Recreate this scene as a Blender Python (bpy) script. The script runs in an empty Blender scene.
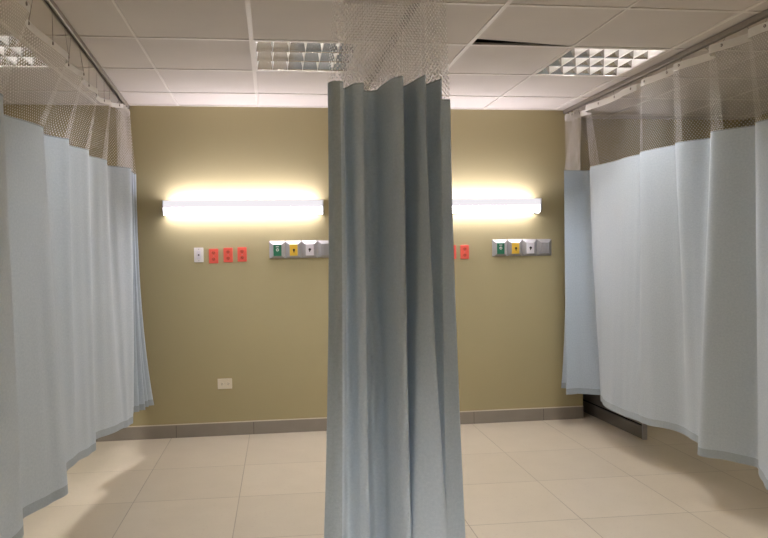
import bpy, bmesh, math, random
from mathutils import Vector, Matrix
random.seed(7)
PI = math.pi
C = bpy.context.scene.collection

# ------------------------------------------------------------------ helpers
def obj(name, bm, mat, parent=None, smooth=False):
    bmesh.ops.recalc_face_normals(bm, faces=bm.faces[:])
    me = bpy.data.meshes.new(name)
    bm.to_mesh(me); bm.free()
    if smooth:
        for p in me.polygons: p.use_smooth = True
    for m in (mat if isinstance(mat, (list, tuple)) else [mat]): me.materials.append(m)
    o = bpy.data.objects.new(name, me)
    C.objects.link(o)
    if parent:
        o.parent = parent
    return o

def thing(name, label, cat, loc=(0, 0, 0), group=None):
    o = bpy.data.objects.new(name, None)
    o.empty_display_size = .05
    C.objects.link(o); o.location = loc
    o['label'] = label; o['category'] = cat
    if group: o['group'] = group
    return o

def struct(name, bm, mat, smooth=False):
    o = obj(name, bm, mat, None, smooth); o['kind'] = 'structure'
    return o

def box(bm, x0, x1, y0, y1, z0, z1, bevel=0):
    r = bmesh.ops.create_cube(bm, size=1)
    vs = r['verts']
    bmesh.ops.scale(bm, vec=(abs(x1-x0), abs(y1-y0), abs(z1-z0)), verts=vs)
    bmesh.ops.translate(bm, vec=((x0+x1)/2, (y0+y1)/2, (z0+z1)/2), verts=vs)
    if bevel:
        es = list({e for v in vs for e in v.link_edges})
        bmesh.ops.bevel(bm, geom=es, offset=bevel, segments=2, affect='EDGES', profile=.5)

def B(*a, **k):
    bm = bmesh.new(); box(bm, *a, **k); return bm

def cyl(bm, p, q, r, seg=12, r2=None):
    p, q = Vector(p), Vector(q); d = q - p
    m = Matrix.Translation((p+q)/2) @ d.to_track_quat('Z', 'Y').to_matrix().to_4x4()
    bmesh.ops.create_cone(bm, cap_ends=True, segments=seg, radius1=r, radius2=r if r2 is None else r2,
                          depth=d.length, matrix=m)

def prism(bm, prof, x0, x1):
    """closed (y,z) outline extruded along x"""
    a = [bm.verts.new((x0, y, z)) for y, z in prof]
    b = [bm.verts.new((x1, y, z)) for y, z in prof]
    n = len(prof)
    bm.faces.new(a); bm.faces.new(b[::-1])
    for i in range(n):
        bm.faces.new((a[i], b[i], b[(i+1) % n], a[(i+1) % n]))

def torus(bm, c, R, r, axis='Y', n=14, m=6):
    vs = []
    for i in range(n):
        a = 2*PI*i/n
        row = []
        for j in range(m):
            b = 2*PI*j/m
            u, v, w = (R+r*math.cos(b))*math.cos(a), (R+r*math.cos(b))*math.sin(a), r*math.sin(b)
            p = {'Y': (u, w, v), 'X': (w, u, v), 'Z': (u, v, w)}[axis]
            row.append(bm.verts.new((c[0]+p[0], c[1]+p[1], c[2]+p[2])))
        vs.append(row)
    for i in range(n):
        for j in range(m):
            bm.faces.new((vs[i][j], vs[(i+1) % n][j], vs[(i+1) % n][(j+1) % m], vs[i][(j+1) % m]))

# ------------------------------------------------------------------ materials
def lin(r, g, b):
    f = lambda c: (c/255/12.92 if c/255 <= .04045 else ((c/255+.055)/1.055)**2.4)
    return (f(r), f(g), f(b), 1)

class N:
    def __init__(s, name):
        s.m = bpy.data.materials.new(name); s.m.use_nodes = True
        s.t = s.m.node_tree; s.t.nodes.clear()
        s.out = s.n('ShaderNodeOutputMaterial')
    def n(s, t, **k):
        q = s.t.nodes.new(t)
        for a, v in k.items(): setattr(q, a, v)
        return q
    def l(s, a, b): s.t.links.new(a, b)
    def val(s, sock, v):
        if isinstance(v, (int, float, tuple)): sock.default_value = v
        else: s.l(v, sock)
    def math(s, op, a, b=None, c=None):
        q = s.n('ShaderNodeMath', operation=op)
        for i, v in enumerate((a, b, c)):
            if v is not None: s.val(q.inputs[i], v)
        return q.outputs[0]
    def mix(s, f, a, b):
        q = s.n('ShaderNodeMix', data_type='RGBA')
        s.val(q.inputs[0], f); s.val(q.inputs[6], a); s.val(q.inputs[7], b)
        return q.outputs[2]
    def noise(s, scale, detail=3, vec=None, rough=.5):
        q = s.n('ShaderNodeTexNoise'); q.inputs['Scale'].default_value = scale
        q.inputs['Detail'].default_value = detail; q.inputs['Roughness'].default_value = rough
        if vec is not None: s.l(vec, q.inputs['Vector'])
        return q.outputs['Fac']
    def coord(s, w='Object'): return s.n('ShaderNodeTexCoord').outputs[w]
    def bump(s, h, strength=.2, dist=.002):
        q = s.n('ShaderNodeBump'); q.inputs['Strength'].default_value = strength
        q.inputs['Distance'].default_value = dist; s.l(h, q.inputs['Height'])
        return q.outputs[0]
    def pbr(s, col, rough=.5, metal=0, normal=None, spec=.5):
        q = s.n('ShaderNodeBsdfPrincipled')
        s.val(q.inputs['Base Color'], col); s.val(q.inputs['Roughness'], rough)
        q.inputs['Metallic'].default_value = metal
        q.inputs['Specular IOR Level'].default_value = spec
        if normal is not None: s.l(normal, q.inputs['Normal'])
        return q.outputs[0]
    def done(s, sh): s.l(sh, s.out.inputs[0]); return s.m

def plain(name, col, rough=.5, metal=0, var=.06, scale=30):
    k = N(name)
    f = k.noise(scale, 3, k.coord())
    d = tuple(c*(1-var) for c in col[:3]) + (1,)
    u = tuple(min(1, c*(1+var)) for c in col[:3]) + (1,)
    return k.done(k.pbr(k.mix(f, d, u), rough, metal))

def emit(name, col, st):
    k = N(name); q = k.n('ShaderNodeEmission')
    q.inputs[0].default_value = col; q.inputs[1].default_value = st
    return k.done(q.outputs[0])

# painted plaster wall
k = N('khaki_paint')
co = k.coord()
f = k.noise(1.3, 4, co); g = k.noise(140, 2, co)
M_wall = k.done(k.pbr(k.mix(f, lin(168, 157, 120), lin(176, 165, 127)), .55, 0, k.bump(g, .12, .001), .35))

# grey skirting tiles, joints every 0.6 m along x
k = N('skirting_tile')
sx = k.n('ShaderNodeSeparateXYZ'); k.l(k.coord(), sx.inputs[0])
u = k.math('FRACT', k.math('DIVIDE', k.math('ADD', sx.outputs[0], .74+6.0), .6))
j = k.math('LESS_THAN', u, .006)
top = k.math('GREATER_THAN', sx.outputs[2], .1)
c = k.mix(k.noise(9, 4, k.coord()), lin(136, 129, 119), lin(150, 142, 131))
c = k.mix(j, c, lin(84, 78, 70))
c = k.mix(top, c, lin(205, 196, 178))
M_skirt = k.done(k.pbr(c, .38))

# floor tiles
k = N('beige_floor_tile')
mp = k.n('ShaderNodeMapping'); mp.inputs['Rotation'].default_value = (0, 0, .0166)
k.l(k.coord(), mp.inputs[0])
sx = k.n('ShaderNodeSeparateXYZ'); k.l(mp.outputs[0], sx.inputs[0])
S = .6046
yy = k.math('MINIMUM', sx.outputs[1], -.5)
ux = k.math('DIVIDE', k.math('ADD', sx.outputs[0], .7753+S*20), S)
uy = k.math('DIVIDE', k.math('ADD', yy, .8025+S*40), S)
def edge(v):
    fr = k.math('FRACT', v)
    return k.math('MINIMUM', fr, k.math('SUBTRACT', 1, fr))
e = k.math('MINIMUM', edge(ux), edge(uy))
gr = k.math('LESS_THAN', e, .0042)
idv = k.n('ShaderNodeCombineXYZ'); k.l(k.math('FLOOR', ux), idv.inputs[0]); k.l(k.math('FLOOR', uy), idv.inputs[1])
wn = k.n('ShaderNodeTexWhiteNoise', noise_dimensions='3D'); k.l(idv.outputs[0], wn.inputs[0])
base = k.mix(k.noise(5, 5, k.coord(), .6), lin(196, 184, 163), lin(210, 198, 177))
base = k.mix(k.math('MULTIPLY', wn.outputs['Value'], .35), base, lin(188, 177, 157))
base = k.mix(k.math('MULTIPLY', k.math('GREATER_THAN', k.noise(60, 3, k.coord()), .66), .25), base, lin(170, 158, 140))
dirt = k.noise(2.2, 3, k.coord())
groutc = k.mix(dirt, lin(132, 120, 103), lin(192, 179, 158))
col = k.mix(gr, base, groutc)
M_floor = k.done(k.pbr(col, .34, 0, k.bump(k.math('SUBTRACT', 1, gr), .2, .001), .45))

# ceiling board
k = N('ceiling_board')
f = k.noise(3, 4, k.coord()); g = k.noise(220, 2, k.coord())
M_ceil = k.done(k.pbr(k.mix(f, lin(196, 189, 181), lin(206, 199, 191)), .9, 0, k.bump(g, .25, .001), .2))
M_tbar = plain('grid_paint', lin(214, 208, 199), .45, 0, .03)

# curtain cloth (light passes through it)
def cloth(name, ca, cb, trans):
    k = N(name)
    uv = k.coord('UV')
    s = k.n('ShaderNodeSeparateXYZ'); k.l(uv, s.inputs[0])
    wv = k.math('MULTIPLY', k.math('SINE', k.math('MULTIPLY', s.outputs[0], 2*PI/.006)),
                k.math('SINE', k.math('MULTIPLY', s.outputs[1], 2*PI/.006)))
    nz = k.noise(90, 4, uv, .65); big = k.noise(6, 3, uv)
    fac = k.math('ADD', k.math('MULTIPLY', nz, 1.0), k.math('MULTIPLY', wv, .12))
    c = k.mix(fac, ca, cb)
    bp = k.bump(k.math('ADD', nz, k.math('MULTIPLY', big, 2.2)), .25, .004)
    d = k.pbr(c, .62, 0, bp, .25)
    t = k.n('ShaderNodeBsdfTranslucent'); k.l(c, t.inputs[0])
    m = k.n('ShaderNodeMixShader'); m.inputs[0].default_value = trans
    k.l(d, m.inputs[1]); k.l(t.outputs[0], m.inputs[2])
    return k.done(m.outputs[0])
M_cloth = cloth('pale_blue_cloth', lin(189, 203, 214), lin(224, 233, 241), .28)
M_hem = cloth('hem_cloth', lin(160, 172, 180), lin(190, 200, 207), .06)

# hexagonal netting: opaque white threads round open holes
k = N('white_netting')
s = k.n('ShaderNodeSeparateXYZ'); k.l(k.coord('UV'), s.inputs[0])
ax, ay = .017, .022
def lattice(ox, oy):
    x = k.math('SUBTRACT', k.math('FRACT', k.math('ADD', k.math('DIVIDE', s.outputs[0], ax), 50+ox)), .5)
    y = k.math('SUBTRACT', k.math('FRACT', k.math('ADD', k.math('DIVIDE', s.outputs[1], ay), 50+oy)), .5)
    x = k.math('ABSOLUTE', k.math('MULTIPLY', x, ax)); y = k.math('ABSOLUTE', k.math('MULTIPLY', y, ay))
    # hexagon distance
    return k.math('MAXIMUM', x, k.math('ADD', k.math('MULTIPLY', x, .5), k.math('MULTIPLY', y, .72)))
hd = k.math('MINIMUM', lattice(0, 0), lattice(.5, .5))
hole = k.math('LESS_THAN', hd, .0061)
d = k.pbr(lin(240, 236, 232), .7)
t = k.n('ShaderNodeBsdfTranslucent'); t.inputs[0].default_value = lin(240, 236, 232)
m0 = k.n('ShaderNodeMixShader'); m0.inputs[0].default_value = .45
k.l(d, m0.inputs[1]); k.l(t.outputs[0], m0.inputs[2])
tr = k.n('ShaderNodeBsdfTransparent')
m = k.n('ShaderNodeMixShader'); k.l(hole, m.inputs[0]); k.l(m0.outputs[0], m.inputs[1]); k.l(tr.outputs[0], m.inputs[2])
M_net = k.done(m.outputs[0])

M_tape = plain('white_tape', lin(226, 222, 214), .6, 0, .04, 80)
M_rail = plain('aluminium_rail', lin(150, 143, 134), .4, .6, .06)
M_hook = plain('dark_hook', lin(128, 120, 110), .5, .3)
M_metal = plain('grey_metal', lin(120, 114, 106), .42, .35)
M_dark = plain('dark_recess', lin(24, 22, 20), .8)
M_steel = plain('silver_bezel', lin(176, 174, 174), .38, .45, .04)
M_white = plain('white_plastic', lin(232, 228, 224), .35, 0, .02)
M_ivory = plain('ivory_plastic', lin(222, 212, 190), .4, 0, .02)
M_red = plain('red_plastic', lin(230, 100, 84), .4, 0, .03)
M_redd = plain('dull_red_plastic', lin(205, 86, 64), .45, 0, .03)
M_green = plain('green_plate', lin(38, 112, 82), .4, 0, .04)
M_yellow = plain('yellow_plate', lin(232, 190, 60), .4, 0, .04)
M_lilac = plain('white_plate', lin(226, 222, 226), .35, 0, .02)
M_black = plain('black_plastic', lin(40, 36, 34), .5)
M_fix = plain('white_enamel', lin(232, 228, 232), .35, 0, .02)
M_mirror = plain('louver_aluminium', lin(172, 168, 162), .13, .97, .04)
M_satin = plain('satin_louver', lin(196, 193, 187), .31, .82, .02)
M_trofbox = plain('white_reflector', lin(210, 205, 198), .5, 0, .03)
WARM = (1, .93, 1.03, 1)
M_up = emit('uplight_lens', WARM, 40)
M_down = emit('downlight_lens', (1, .93, 1.0, 1), 18)
M_opal = emit('glowing_opal_lens', (.97, .92, .96, 1), .95)
M_tube2 = emit('bright_fluorescent_tube', (1, .97, .985, 1), 380)
M_tube3 = emit('added_bay_tube', (1, .95, .92, 1), 110)
M_tube4 = emit('added_fill_tube', (1, .97, .985, 1), 390)
M_tube = emit('fluorescent_tube', (1, .97, .985, 1), 215)

# ------------------------------------------------------------------ room shell
H = 2.588
XL, XR, YB = -2.95, 4.35, -7.6
XC, REC = 2.614, .36                       # the back wall steps back beyond x = 2.614
struct('floor', B(XL-.1, XR+.1, YB-.1, REC+.1, -.1, 0), M_floor)
bm = bmesh.new(); box(bm, XL-.1, XC, 0, REC+.1, 0, H+.25); box(bm, XC, XR+.1, REC, REC+.1, 0, H+.25)
struct('wall_back', bm, M_wall)
struct('wall_left', B(XL-.1, XL, YB, 0, 0, H+.25), M_wall)
struct('wall_right', B(XR, XR+.1, YB, REC, 0, H+.25), M_wall)
struct('wall_front', B(XL-.1, XR+.1, YB-.1, YB, 0, H+.25), M_wall)
bm = bmesh.new()
box(bm, XL, XC-.001, -.010, 0, 0, .107, .0015)
struct('baseboard_back', bm, M_skirt)
struct('baseboard_right', B(XR-.01, XR, YB, REC, 0, .107), M_skirt)
struct('baseboard_left', B(XL, XL+.01, YB, -.01, 0, .107), M_skirt)

# suspended ceiling: 0.61 m boards on white tee bars
A0, R1, T, ALPHA = -.0593, -.425, .61, -.0058
rot = Matrix.Rotation(ALPHA, 4, 'Z')
cols = [A0+i*T for i in range(-5, 9)]
rows = [R1-i*T for i in range(-2, 13)]
lights = [(-3, 1), (0, 1), (3, 1), (6, 1), (-3, 7), (0, 7), (3, 7), (6, 7)]      # column, row of each troffer cell
loose = [(2, 2), (4, 3)]
bm = bmesh.new()
for i in range(-5, 8):
    for r in range(-2, 12):
        if (i, r) in lights or (i, r) in loose: continue
        x0 = A0+i*T; y1 = R1-(r-0)*T
        # row r spans from R1 - r*T (near wall) to one board further from the wall
        xa, xb, ya, yb = max(XL, x0), min(XR, x0+T), max(YB, y1-T), min(y1, REC)
        if xa >= xb or ya >= yb: continue
        box(bm, xa+.002, xb-.002, ya+.002, yb-.002, H+.002, H+.016)
bm.transform(rot)
struct('ceiling', bm, M_ceil)
bm = bmesh.new()
for x in cols:
    hw = .012 if round((x-A0)/T) % 2 == 0 else .006                     # main tees are wider than the cross tees
    if XL < x < XR: box(bm, x-hw, x+hw, YB, REC, H-.003, H+.0018)
for y in rows:
    if YB < y < REC:
        box(bm, XL, XR, y-.0115, y+.0115, H-.0022, H+.0015)
# edge angle along the back wall
bm.transform(rot)
box(bm, XL, XC, -.022, 0, H-.003, H+.0015)
struct('trim_1', bm, M_tbar)

def loose_board(name, label, pts):
    t = bmesh.new()
    lo = [t.verts.new((x, y, H+.002)) for x, y in pts]; hi = [t.verts.new((x, y, H+.016)) for x, y in pts]
    t.faces.new(lo[::-1]); t.faces.new(hi)
    for a in range(4): t.faces.new((lo[a], lo[(a+1) % 4], hi[(a+1) % 4], hi[a]))
    t.transform(rot)
    o = obj(name, t, M_ceil); o['label'] = label; o['category'] = 'ceiling tile'
    return o
x0, y1 = A0+2*T, R1-2*T
loose_board('ceiling_tile', 'shifted grey ceiling tile leaving a dark wedge gap beside the right troffer light',
            [(x0+.003, y1-T+.003), (x0+T-.003, y1-T+.003), (x0+T-.003, y1-.012), (x0+.003, y1-.105)])
x0, y1 = A0+4*T, R1-3*T
loose_board('ceiling_tile', 'ceiling tile with a thin dark gap above the right curtain rail at top right corner',
            [(x0+.003, y1-T+.003), (x0+T-.003, y1-T+.003), (x0+T-.003, y1-.04), (x0+.003, y1-.012)])
# dark roof slab above the boards, closing the void
struct('ceiling_slab', B(XL-.1, XR+.1, YB-.1, REC+.1, H+.25, H+.35), M_dark)

# ------------------------------------------------------------------ ceiling troffers
def troffer(i, r, label, tube=None):
    cx, cy = A0+(i+.5)*T, R1-(r+.5)*T
    v = rot @ Vector((cx, cy, 0))
    t = thing('ceiling_light', label, 'ceiling light', (v.x, v.y, H), 'recessed louvre lights')
    t.rotation_euler.z = ALPHA
    a = .288
    b = bmesh.new()
    box(b, -.302, .302, .285, .302, -.001, .004); box(b, -.302, .302, -.302, -.285, -.001, .004)
    box(b, -.302, -.285, -.285, .285, -.001, .004); box(b, .285, .302, -.285, .285, -.001, .004)
    obj('frame', b, M_tbar, t)
    b = bmesh.new()
    box(b, -a, a, a-.003, a, .004, .122); box(b, -a, a, -a, -a+.003, .004, .122)
    box(b, -a, -a+.003, -a, a, .004, .122); box(b, a-.003, a, -a, a, .004, .122)
    box(b, -a, a, -a, a, .122, .125)
    obj('housing', b, M_trofbox, t)
    # parabolic blades: wide at the top edge, thin at the bottom
    def blade(b, p, q, th, ex):
        n = 5; d = Vector((q[0]-p[0], q[1]-p[1], 0)).normalized(); nn = Vector((-d.y, d.x, 0))
        L, Rr = [], []
        for s in range(n+1):
            z = .002 + .062*s/n; w = .0008 + th*(s/n)**ex
            for lst, sg in ((L, 1), (Rr, -1)):
                lst.append([b.verts.new((pp[0]+nn.x*w*sg, pp[1]+nn.y*w*sg, z)) for pp in (p, q)])
        for lst in (L, Rr):
            for s in range(n): b.faces.new((lst[s][0], lst[s][1], lst[s+1][1], lst[s+1][0]))
        b.faces.new((L[0][0], L[0][1], Rr[0][1], Rr[0][0])); b.faces.new((L[n][0], L[n][1], Rr[n][1], Rr[n][0]))
    b = bmesh.new()
    e = .284
    for y in (-e, -e/3, e/3, e): blade(b, (-e, y), (e, y), .026, 1.1)
    obj('louver', b, M_mirror, t, True)
    b = bmesh.new()
    for s in range(7): blade(b, (-e+s*e/3, -e), (-e+s*e/3, e), .012, 1.4)
    obj('cross_louver', b, M_satin, t, True)
    for y in (-e*2/3, 0, e*2/3):
        b = bmesh.new(); cyl(b, (-.27, y, .092), (.27, y, .092), .0125)
        tb = obj('lamp_tube', b, tube or M_tube, t, False)
        b = bmesh.new()
        b.free()
        for sx in (-1, 1):
            b = bmesh.new(); cyl(b, (sx*.27, y, .092), (sx*.284, y, .092), .0135)
            obj('tube_cap', b, M_metal, tb)
    return t
troffer(-3, 1, 'louvred square ceiling light seen through the left curtain netting', M_tube2)
troffer(0, 1, 'louvred square ceiling light beside the middle curtain netting')
troffer(3, 1, 'louvred square ceiling light close to the right curtain rail')
troffer(6, 1, 'added unseen louvred ceiling light in the neighbouring bay beyond the right curtain', M_tube3)  # unseen light, added weak to brighten the floor under the right curtain
for i, w in ((-3, 'far left'), (0, 'left of centre'), (3, 'right of centre'), (6, 'far right')):
    troffer(i, 7, 'added unseen louvred fill light behind the viewer, %s' % w, M_tube4)  # unseen lights added as fill for the curtain fronts

# ------------------------------------------------------------------ bed-head lamps
def wall_lamp(x0, x1, z0, z1, label):
    w = x1-x0
    t = thing('wall_lamp', label, 'wall lamp', (x0, 0, z0), 'long bed head lamps')
    h = z1-z0
    b = bmesh.new()
    box(b, 0, w, -.012, 0, .004, h)                                   # back plate
    prism(b, [(-.104, h*.52), (-.104, h*.60), (-.012, h*.60), (-.012, h*.52)], 0, w)
    obj('housing', b, M_fix, t)
    b = bmesh.new()
    prism(b, [(-.104, h*.52), (-.112, h*.56), (-.112, h*.98), (-.108, h), (-.104, h)], .001, w-.001)
    obj('front_lens', b, M_opal, t)
    b = bmesh.new()
    prism(b, [(-.012, h*.51), (-.012, .004), (-.070, 0), (-.090, .008), (-.102, .028), (-.1045, h*.51)], .006, w-.006)
    obj('lower_diffuser', b, M_down, t, False)
    b = bmesh.new()
    prism(b, [(-.096, h*.62), (-.096, h*.78), (-.06, h*.88), (-.018, h*.78), (-.018, h*.62)], .05, w-.05)
    obj('upper_diffuser', b, M_up, t)
    for x in (0, w):
        sg = -1 if x == 0 else 1
        b = bmesh.new()
        prism(b, [(0, .002), (-.072, -.002), (-.094, .006), (-.108, .03), (-.114, h*.56), (-.114, h+.001), (0, h+.001)],
              x-.004*(sg > 0), x+.004*(sg > 0) + (.004 if sg < 0 else 0)+(-.004 if sg < 0 else 0)+.0)
        if sg < 0:
            b.free(); b = bmesh.new()
            prism(b, [(0, .002), (-.072, -.002), (-.094, .006), (-.108, .03), (-.114, h*.56), (-.114, h+.001), (0, h+.001)], -.004, .002)
        obj('end_cap', b, M_fix, t)
    b = bmesh.new()
    box(b, w-.05, w-.012, -.075, -.045, -.006, .001, .001); cyl(b, (w-.03, -.06, -.006), (w-.03, -.06, -.013), .003)
    obj('switch', b, M_black, t)
wall_lamp(-.787, .434, 1.735, 1.846, 'lit long white wall lamp left of the middle curtain')
wall_lamp(.994, 2.215, 1.731, 1.846, 'lit long white wall lamp right of the middle curtain')

# ------------------------------------------------------------------ wall plates
def plate_box(w, h, th, mat, parent, name='plate'):
    return obj(name, B(-w/2, w/2, -th, 0, -h/2, h/2, bevel=.0025), mat, parent)

def outlet(x, z, label, mat, mat2, group=None, cat='socket', horiz=False):
    t = thing('wall_socket', label, cat, (x, 0, z), group)
    w, h = (.112, .082) if horiz else (.072, .114)
    p = plate_box(w, h, .007, mat, t)
    for s in (-1, 1):
        b = bmesh.new()
        c = (s*.024, 0) if horiz else (0, s*.025)
        bmesh.ops.create_cone(b, cap_ends=True, segments=20, radius1=.0165, radius2=.0155, depth=.004,
                              matrix=Matrix.Translation((c[0], -.0085, c[1])) @ Matrix.Rotation(PI/2, 4, 'X'))
        bmesh.ops.scale(b, vec=(1, 1, .86), verts=b.verts, space=Matrix.Translation((0, 0, -c[1])))
        so = obj('receptacle', b, mat2, t)
        b = bmesh.new()
        for q in (-1, 1):
            if horiz: box(b, c[0]-.0045, c[0]+.0045, -.0112, -.0103, c[1]+q*.006-.0012, c[1]+q*.006+.0012)
            else: box(b, c[0]+q*.006-.0012, c[0]+q*.006+.0012, -.0112, -.0103, c[1]-.002, c[1]+.007)
        bmesh.ops.create_cone(b, cap_ends=True, segments=10, radius1=.0024, radius2=.0024, depth=.001,
                              matrix=Matrix.Translation((c[0]+(.009 if horiz else 0), -.0108, c[1]-(0 if horiz else .0075))) @ Matrix.Rotation(PI/2, 4, 'X'))
        obj('slot', b, M_black, so)
    b = bmesh.new(); cyl(b, (0, -.0068, 0), (0, -.0082, 0), .003, 10)
    obj('screw', b, M_steel, t)
    return t

RG = 'red sockets on the khaki wall'
t = thing('data_outlet', 'white wall plate with a dark jack, left of the red sockets', 'wall plate', (-.538, 0, 1.428))
plate_box(.072, .114, .007, M_white, t)
b = bmesh.new(); box(b, -.017, .017, -.0095, -.006, -.033, .033, .001); obj('insert', b, M_lilac, t)
b = bmesh.new(); cyl(b, (0, -.009, 0), (0, -.016, 0), .0065, 14); obj('jack', b, M_black, t)
for s in (-1, 1):
    b = bmesh.new(); cyl(b, (0, -.0068, s*.045), (0, -.0085, s*.045), .0035, 10)
    obj('screw', b, M_steel, t)
outlet(-.424, 1.418, 'red wall socket next to the white wall plate', M_red, M_redd, RG)
outlet(-.312, 1.424, 'middle one of the three red wall sockets left of the middle curtain', M_red, M_redd, RG)
outlet(-.203, 1.427, 'red wall socket nearest the left grey medical gas panel', M_red, M_redd, RG)
outlet(1.494, 1.420, 'red wall socket half hidden by the right edge of the middle curtain', M_red, M_redd, RG)
outlet(1.601, 1.419, 'fully visible red wall socket right of the middle curtain', M_red, M_redd, RG)
outlet(-.357, .410, 'ivory double power socket low on the wall above the skirting', M_ivory, M_ivory, None, 'socket', True)

# ------------------------------------------------------------------ medical gas panels
def gas_panel(x0, zc, label):
    t = thing('medical_gas_panel', label, 'gas outlet panel', (x0, 0, zc), 'bed head gas panels')
    w, h, d, d0 = .1275, .138, .026, .008
    def bezel(i):
        b = bmesh.new()
        xa, xb = i*w, (i+1)*w
        def ring(y, l, r, dn, up): return [b.verts.new(p) for p in ((xa+l, y, -h/2+dn), (xb-r, y, -h/2+dn), (xb-r, y, h/2-up), (xa+l, y, h/2-up))]
        q = [ring(0, .0005, .0005, 0, 0), ring(-d0, .0005, .0005, 0, 0), ring(-d, .026, .026, .016, .026),
             ring(-d-.002, .028, .028, .018, .028)]
        for a in range(3):
            for j in range(4): b.faces.new((q[a][j], q[a][(j+1) % 4], q[a+1][(j+1) % 4], q[a+1][j]))
        b.faces.new(q[3]); b.faces.new(q[0][::-1])
        return obj('bezel', b, M_steel, t)
    for i, (mat, lab) in enumerate(((M_green, 'green gas outlet plate'), (M_yellow, 'yellow gas outlet plate'), (M_lilac, 'white vacuum outlet plate'))):
        bz = bezel(i); cx = (i+.5)*w
        p = obj('outlet_plate', B(cx-.031, cx+.031, -d-.007, -d-.001, -.050, .040, bevel=.0015), mat, t); p['label'] = lab
        b = bmesh.new()
        if i == 0:
            torus(b, (cx, -d-.008, -.002), .009, .0025)
            box(b, cx-.012, cx+.012, -d-.0085, -d-.0068, .020, .026)
        elif i == 1:
            cyl(b, (cx+.002, -d-.006, -.004), (cx+.002, -d-.010, -.004), .009, 16)
            cyl(b, (cx+.002, -d-.008, -.004), (cx+.002, -d-.009, -.024), .004, 8)
        else:
            cyl(b, (cx, -d-.006, -.002), (cx, -d-.010, -.002), .0105, 16)
            cyl(b, (cx, -d-.008, -.006), (cx-.003, -d-.009, -.022), .004, 8)
        obj('port', b, M_white if i == 0 else M_black, p)
    # last module: upright slide for a suction bottle
    bezel(3)
    cx = 3.5*w
    b = bmesh.new()
    for q, ww in ((-.018, .004), (.018, .004)): box(b, cx+q-ww, cx+q+ww, -d-.014, -d-.001, -.045, .036, .001)
    box(b, cx-.022, cx+.022, -d-.004, -d-.001, -.045, .036)
    o = obj('slide_bracket', b, M_steel, t)
gas_panel(.010, 1.4605, 'silver gas panel with green, yellow and white outlets, cut off by middle curtain')
gas_panel(1.835, 1.448, 'silver gas panel with green, yellow and white outlets, near the right curtain')

# ------------------------------------------------------------------ curtains
def spline(pts, per):
    out = []
    n = len(pts)
    P = [Vector(p) for p in pts]
    for i in range(n-1):
        p0 = P[i-1] if i else P[0]*2-P[1]; p1, p2 = P[i], P[i+1]; p3 = P[i+2] if i+2 < n else P[-1]*2-P[-2]
        # centripetal parameters keep the tight folds from looping
        t0 = 0; t1 = t0+max((p1-p0).length, 1e-4)**.5; t2 = t1+max((p2-p1).length, 1e-4)**.5; t3 = t2+max((p3-p2).length, 1e-4)**.5
        for s in range(per):
            u = t1+(t2-t1)*s/per
            A1 = p0*((t1-u)/(t1-t0))+p1*((u-t0)/(t1-t0)); A2 = p1*((t2-u)/(t2-t1))+p2*((u-t1)/(t2-t1)); A3 = p2*((t3-u)/(t3-t2))+p3*((u-t2)/(t3-t2))
            B1 = A1*((t2-u)/(t2-t0))+A2*((u-t0)/(t2-t0)); B2 = A2*((t3-u)/(t3-t1))+A3*((u-t1)/(t3-t1))
            out.append(B1*((t2-u)/(t2-t1))+B2*((u-t1)/(t2-t1)))
    out.append(P[-1])
    return out

def sheet(name, grid, uvu, mat, parent):
    """grid[row][col] points; uvu = arc length of each column"""
    bm = bmesh.new(); uvl = bm.loops.layers.uv.new('UVMap')
    V = [[bm.verts.new(p) for p in row] for row in grid]
    for r in range(len(grid)-1):
        for c in range(len(grid[0])-1):
            f = bm.faces.new((V[r][c], V[r][c+1], V[r+1][c+1], V[r+1][c]))
            f.smooth = True
            for lp, (rr, cc) in zip(f.loops, ((r, c), (r, c+1), (r+1, c+1), (r+1, c))):
                lp[uvl].uv = (uvu[cc], grid[rr][cc][2])
    me = bpy.data.meshes.new(name); bm.to_mesh(me); bm.free()
    me.materials.append(mat)
    o = bpy.data.objects.new(name, me); C.objects.link(o); o.parent = parent
    return o

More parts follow.
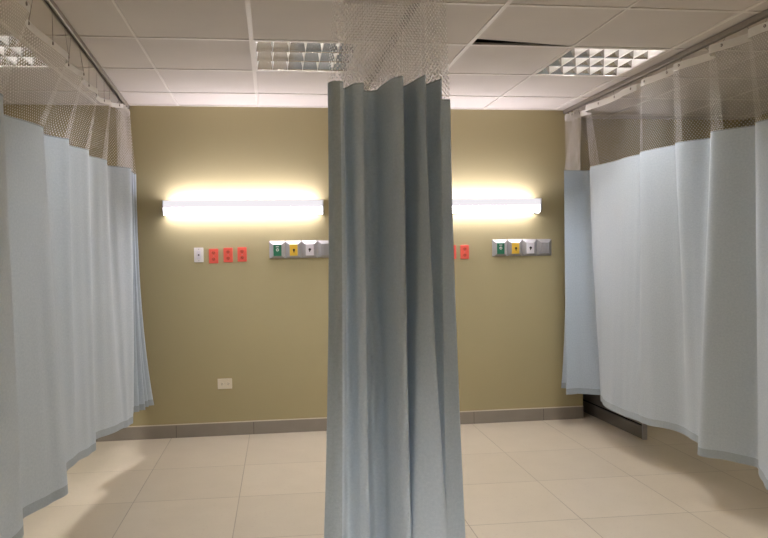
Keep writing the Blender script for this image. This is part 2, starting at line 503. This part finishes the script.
def curtain(label, top, bot, railx, head_z, ease=1.0, squeeze=.75, per=7, zs=2.05, zh=.27, band=.045, rail_z=2.552, side_hem=None, hook_step=.21, tape=.045, shift=0, win=10):
    rl = railx if callable(railx) else (lambda y: railx)
    mx = lambda y: rl(y)
    assert len(top) == len(bot), (len(top), len(bot))
    base = (rl(-2), sum(p[1] for p in top)/len(top), 0)
    t = thing('privacy_curtain', label, 'curtain', base, 'hospital bay curtains')
    off = Vector(base)
    tp, bt = spline([(x, y, 0) for x, y in top], per), spline([(x, y, 0) for x, y in bot], per)
    n = len(tp)
    uvu = [0]
    for i in range(1, n): uvu.append(uvu[-1]+((tp[i]-tp[i-1]).length+(bt[i]-bt[i-1]).length)/2)
    hd = []
    for i in range(n):
        w = tp[max(0, i-win):i+win+1]; m = sum(p.x for p in w)/len(w)
        hd.append(Vector((rl(tp[i].y)+(tp[i].x-m)*squeeze+shift, tp[i].y, 0)))
    hz = [head_z(p.y) for p in tp]
    wob = [.004*math.sin(uvu[i]*9)+.003*math.sin(uvu[i]*23+1) for i in range(n)]
    rip = [.0032*math.sin(uvu[i]*27+3*math.sin(uvu[i]*5))+.0016*math.sin(uvu[i]*61+2*math.sin(uvu[i]*7)) for i in range(n)]
    def at(i, z):
        if z <= zs:
            s = (zs-z)/(zs-zh); s = s**(ease+1.8*min(1, max(0, (tp[i].y+.5)/.15)))
            p = tp[i].lerp(bt[i], s); p.x += rip[i]*min(1, s*3)*(1-.3*s); z2 = z + wob[i]*s
        else:
            s = (z-zs)/(hz[i]-.02-zs); p = tp[i].lerp(hd[i], min(1, s)); z2 = z
        return Vector((p.x, p.y, z2))-off
    R = 22
    fab = [[at(i, zs+(zh+band-zs)*r/R) for i in range(n)] for r in range(R+1)]
    sheet('fabric_panel', fab, uvu, M_cloth, t)
    sheet('hem_band', [fab[-1], [at(i, zh+band/2) for i in range(n)], [at(i, zh) for i in range(n)]], uvu, M_hem, t)
    sheet('seam_band', [[at(i, zs+.006) for i in range(n)], [at(i, zs) for i in range(n)]], uvu, M_hem, t)
    RN = 8
    net = [[at(i, zs+.006+(hz[i]-tape-zs-.006)*r/RN) for i in range(n)] for r in range(RN+1)]
    sheet('netting_panel', net, uvu, M_net, t)
    sheet('header_tape', [[at(i, hz[i]-tape) for i in range(n)], [at(i, hz[i]-tape*.45) for i in range(n)], [at(i, hz[i]) for i in range(n)]], uvu, M_tape, t)
    if side_hem:
        # doubled, stitched side edge lying on the cloth
        ncol = max(2, next(i for i in range(n) if uvu[i] > side_hem))
        g = [[p+Vector((0, -.0025, 0)) for p in row[:ncol]] for row in fab]
        g[0:0] = []
        sheet('side_hem', g, uvu[:ncol], M_hem2, t)
    # hooks from grommet up to the glider in the rail
    nxt = hook_step*.4; pos = []
    for i in range(n):
        if uvu[i] >= nxt: pos.append(i); nxt = uvu[i]+hook_step
    for i in pos:
        p = at(i, hz[i]-tape*.4); q = Vector((rl(tp[i].y), tp[i].y, rail_z))-off
        b = bmesh.new()
        torus(b, p, .006, .0026, 'X', 10, 6)
        up = Vector((q.x, p.y, q.z))
        cyl(b, p+Vector((0, 0, .006)), p.lerp(up, .5)+Vector((0, 0, .003)), .0011, 6)
        cyl(b, p.lerp(up, .5)+Vector((0, 0, .003)), up, .0009, 6)
        obj('hook', b, M_hook, t)
    return t
M_hem2 = cloth('side_hem_cloth', lin(160, 173, 180), lin(198, 207, 212), .10)

# left curtain: rail runs from the wall towards the viewer
Ltop = [(-1.03, -.03), (-.99, -.05), (-1.07, -.07), (-1.08, -.085), (-1.00, -.10), (-1.09, -.12), (-1.09, -.14), (-.99, -.16), (-1.08, -.18), (-1.08, -.20), (-.99, -.22), (-1.07, -.24), (-1.09, -.27), (-.985, -.30), (-1.06, -.34), (-.964, -.382), (-1.02, -.46), (-1.093, -.543), (-1.09, -.70), (-1.036, -.79), (-1.06, -.88),
        (-1.093, -.968), (-1.10, -1.10), (-1.043, -1.212), (-1.07, -1.30), (-1.106, -1.393), (-1.11, -1.50), (-1.050, -1.592), (-1.09, -1.65),
        (-1.126, -1.711), (-1.15, -1.82), (-1.082, -1.906), (-1.10, -2.06), (-1.150, -2.211), (-1.15, -2.42), (-1.022, -2.578), (-1.04, -2.72),
        (-1.12, -2.90), (-1.0, -3.1), (-1.08, -3.3), (-.97, -3.55), (-1.05, -3.8), (-.95, -4.05)]
Lbot = [(-.905, -.03), (-.90, -.05), (-.98, -.07), (-1.00, -.085), (-.93, -.10), (-1.02, -.12), (-1.03, -.14), (-.945, -.16), (-1.04, -.18), (-1.05, -.20), (-.97, -.23), (-1.05, -.25), (-1.08, -.28), (-1.00, -.32), (-1.06, -.37), (-.950, -.588), (-.965, -.64), (-.98, -.69), (-.99, -.74), (-1.0, -.79), (-1.04, -.88),
        (-1.091, -.999), (-1.11, -1.12), (-1.046, -1.207), (-1.055, -1.28), (-1.065, -1.36), (-1.075, -1.43), (-1.085, -1.50), (-1.092, -1.57),
        (-1.096, -1.62), (-1.11, -1.82), (-.990, -1.976), (-1.03, -2.12), (-1.088, -2.30), (-1.085, -2.385), (-1.03, -2.46), (-1.05, -2.70),
        (-1.12, -2.90), (-1.0, -3.1), (-1.08, -3.3), (-.97, -3.55), (-1.05, -3.8), (-.95, -4.05)]
LR = -1.03
def lhead(y): return 2.525-.11*min(1, max(0, (-y-.3)/.7))
curtain('pale blue curtain with netting top hanging along the left side of the picture', Ltop, Lbot, lambda y: -1.053-.0425*y, lhead, 1.15, .6, tape=.032)
# right curtain
Rtop = [(2.346, -.257), (2.44, -.25), (2.548, -.256), (2.60, -.36), (2.473, -.44), (2.475, -.62), (2.488, -.824), (2.475, -.95), (2.489, -1.09), (2.50, -1.13), (2.442, -1.198),
        (2.46, -1.34), (2.499, -1.483), (2.52, -1.54), (2.459, -1.557), (2.49, -1.65), (2.556, -1.735), (2.57, -1.85), (2.434, -1.923), (2.47, -2.02), (2.541, -2.115),
        (2.56, -2.16), (2.495, -2.19), (2.50, -2.30), (2.55, -2.42), (2.53, -2.55), (2.44, -2.70), (2.52, -2.95), (2.44, -3.2), (2.53, -3.5), (2.45, -3.8), (2.5, -4.0)]
Rbot = [(2.328, -.297), (2.44, -.30), (2.594, -.351), (2.62, -.42), (2.548, -.456), (2.45, -.66), (2.401, -.871), (2.42, -.97), (2.425, -1.08), (2.43, -1.15), (2.435, -1.227),
        (2.47, -1.37), (2.521, -1.497), (2.525, -1.54), (2.50, -1.62), (2.49, -1.72), (2.45, -1.80), (2.40, -1.87), (2.343, -1.944), (2.39, -2.03), (2.444, -2.099),
        (2.509, -2.179), (2.44, -2.28), (2.37, -2.40), (2.317, -2.496), (2.34, -2.60), (2.44, -2.70), (2.52, -2.95), (2.44, -3.2), (2.53, -3.5), (2.45, -3.8), (2.5, -4.0)]
# far end of the right curtain: a narrow return towards the wall
Rtop = [(2.49, -.05), (2.445, -.07), (2.53, -.09), (2.54, -.11), (2.435, -.13), (2.53, -.15), (2.53, -.17), (2.42, -.19), (2.50, -.21), (2.42, -.235)] + Rtop
Rbot = [(2.47, -.03), (2.40, -.05), (2.49, -.075), (2.52, -.10), (2.44, -.13), (2.53, -.15), (2.53, -.17), (2.42, -.20), (2.50, -.23), (2.42, -.265)] + Rbot
curtain('pale blue curtain with netting top hanging along the right side of the picture', Rtop, Rbot, 2.475, lambda y: 2.528, 1.1, .8)
# middle curtain: drawn back into a bunch of folds at the near end of its rail
Mtop = [(.234, -2.845), (.25, -2.875), (.286, -2.875), (.292, -2.80), (.305, -2.775), (.335, -2.85), (.366, -2.86), (.374, -2.78), (.40, -2.735), (.428, -2.745),
        (.445, -2.84), (.47, -2.94), (.497, -2.965), (.505, -2.83), (.52, -2.80), (.54, -2.85), (.558, -2.93), (.577, -2.985), (.585, -2.88), (.60, -2.84),
        (.648, -2.935), (.655, -2.80), (.66, -2.66), (.73, -2.615), (.774, -2.605), (.70, -2.57), (.50, -2.60), (.34, -2.61), (.33, -2.56), (.5, -2.54), (.70, -2.52), (.71, -2.48), (.55, -2.475), (.33, -2.47), (.32, -2.457), (.5, -2.452), (.66, -2.448)]
Mbot = [(.184, -2.83), (.23, -2.855), (.263, -2.86), (.272, -2.83), (.29, -2.80), (.335, -2.83), (.366, -2.85), (.385, -2.80), (.405, -2.765), (.43, -2.78),
        (.450, -2.86), (.485, -2.92), (.517, -2.925), (.525, -2.80), (.512, -2.74), (.510, -2.82), (.52, -2.94), (.655, -2.965), (.665, -2.88), (.68, -2.82), (.69, -2.80), (.70, -2.76),
        (.705, -2.70), (.75, -2.665), (.806, -2.64), (.72, -2.58), (.50, -2.60), (.32, -2.61), (.31, -2.56), (.5, -2.54), (.72, -2.52), (.73, -2.48), (.55, -2.475), (.33, -2.47), (.32, -2.457), (.5, -2.452), (.66, -2.448)]
curtain('bunched pale blue curtain with netting top hanging in the middle foreground', Mtop, Mbot, .50, lambda y: 2.55, 1.9, .9, 7, zh=.15, win=999, side_hem=.075, hook_step=.30)

# curtain rails
def rail(label, p, q):
    t = thing('curtain_rail', label, 'curtain rail', (p[0], p[1], 2.556), 'curtain rails')
    d = Vector((q[0]-p[0], q[1]-p[1], 0)); L = d.length
    t.rotation_euler.z = math.atan2(d.y, d.x)
    b = bmesh.new()
    prism(b, [(-.016, .029), (-.016, .003), (-.013, 0), (-.005, 0), (-.005, .004), (-.012, .006), (-.012, .025), (.012, .025), (.012, .006), (.005, .004), (.005, 0), (.013, 0), (.016, .003), (.016, .029)], 0, L)
    obj('track', b, M_rail, t)
    b = bmesh.new(); box(b, -.004, .006, -.018, .018, 0, .0285, .002)
    obj('end_cap', b, M_metal, t)
    n = int(L/.16)
    return t
rail('grey curtain rail on the ceiling above the left curtain', (-1.053, -.008), (-.875, -4.2))
rail('grey curtain rail on the ceiling above the right curtain', (2.475, -.008), (2.475, -4.2))
rail('grey curtain rail on the ceiling above the middle curtain, behind its netting', (.70, -.03), (.70, -3.3))

# ------------------------------------------------------------------ low metal board behind the right curtain
t = thing('partition_board', 'low grey metal board standing on the floor under the right curtain hem', 'partition', (2.735, -.25, 0))
t.rotation_euler.z = .022
obj('lower_rail', B(0, .028, -.44, .58, 0, .094, bevel=.002), M_metal, t)
obj('gap', B(.010, .024, -.43, .57, .094, .108), M_dark, t)  # solid strip; the slit's shade is put into its dark colour
obj('panel', B(.004, .028, -.43, .58, .108, .80, bevel=.003), M_metal, t)
o = obj('end_post', B(-.003, .031, -.452, -.436, 0, .80, bevel=.002), M_steel, t)

# ------------------------------------------------------------------ world, camera, view
w = bpy.data.worlds.new('World'); bpy.context.scene.world = w; w.use_nodes = True
w.node_tree.nodes['Background'].inputs[0].default_value = (.02, .02, .02, 1)
w.node_tree.nodes['Background'].inputs[1].default_value = 0.2

F, YAW, PITCH, ROLL, CH, CD, SX, SY = 675.103, .12288, .02261, -.01590, 1.4071, 5.3909, 32.215, -1.509
cam = bpy.data.cameras.new('Camera'); co = bpy.data.objects.new('Camera', cam); C.objects.link(co)
right = Vector((math.cos(YAW), -math.sin(YAW), 0))
fwd = Vector((math.sin(YAW)*math.cos(PITCH), math.cos(YAW)*math.cos(PITCH), -math.sin(PITCH)))
up = right.cross(fwd)
r2 = math.cos(ROLL)*right+math.sin(ROLL)*up; u2 = -math.sin(ROLL)*right+math.cos(ROLL)*up
co.matrix_world = Matrix(((r2.x, u2.x, -fwd.x, 0), (r2.y, u2.y, -fwd.y, -CD), (r2.z, u2.z, -fwd.z, CH), (0, 0, 0, 1)))
cam.sensor_width = 36; cam.lens = F*36/768
cam.shift_x = SX/768; cam.shift_y = -SY/768
bpy.context.scene.camera = co
sc = bpy.context.scene
sc.view_settings.view_transform = 'Standard'; sc.view_settings.look = 'None'
sc.view_settings.gamma = 1; sc.view_settings.use_curve_mapping = False
sc.view_settings.exposure = 0.0
sc.cycles.use_denoising = True
sc.cycles.transparent_max_bounces = 40
sc.cycles.max_bounces = 10; sc.cycles.diffuse_bounces = 6; sc.cycles.glossy_bounces = 5; sc.cycles.transmission_bounces = 6
sc.cycles.sample_clamp_indirect = 6
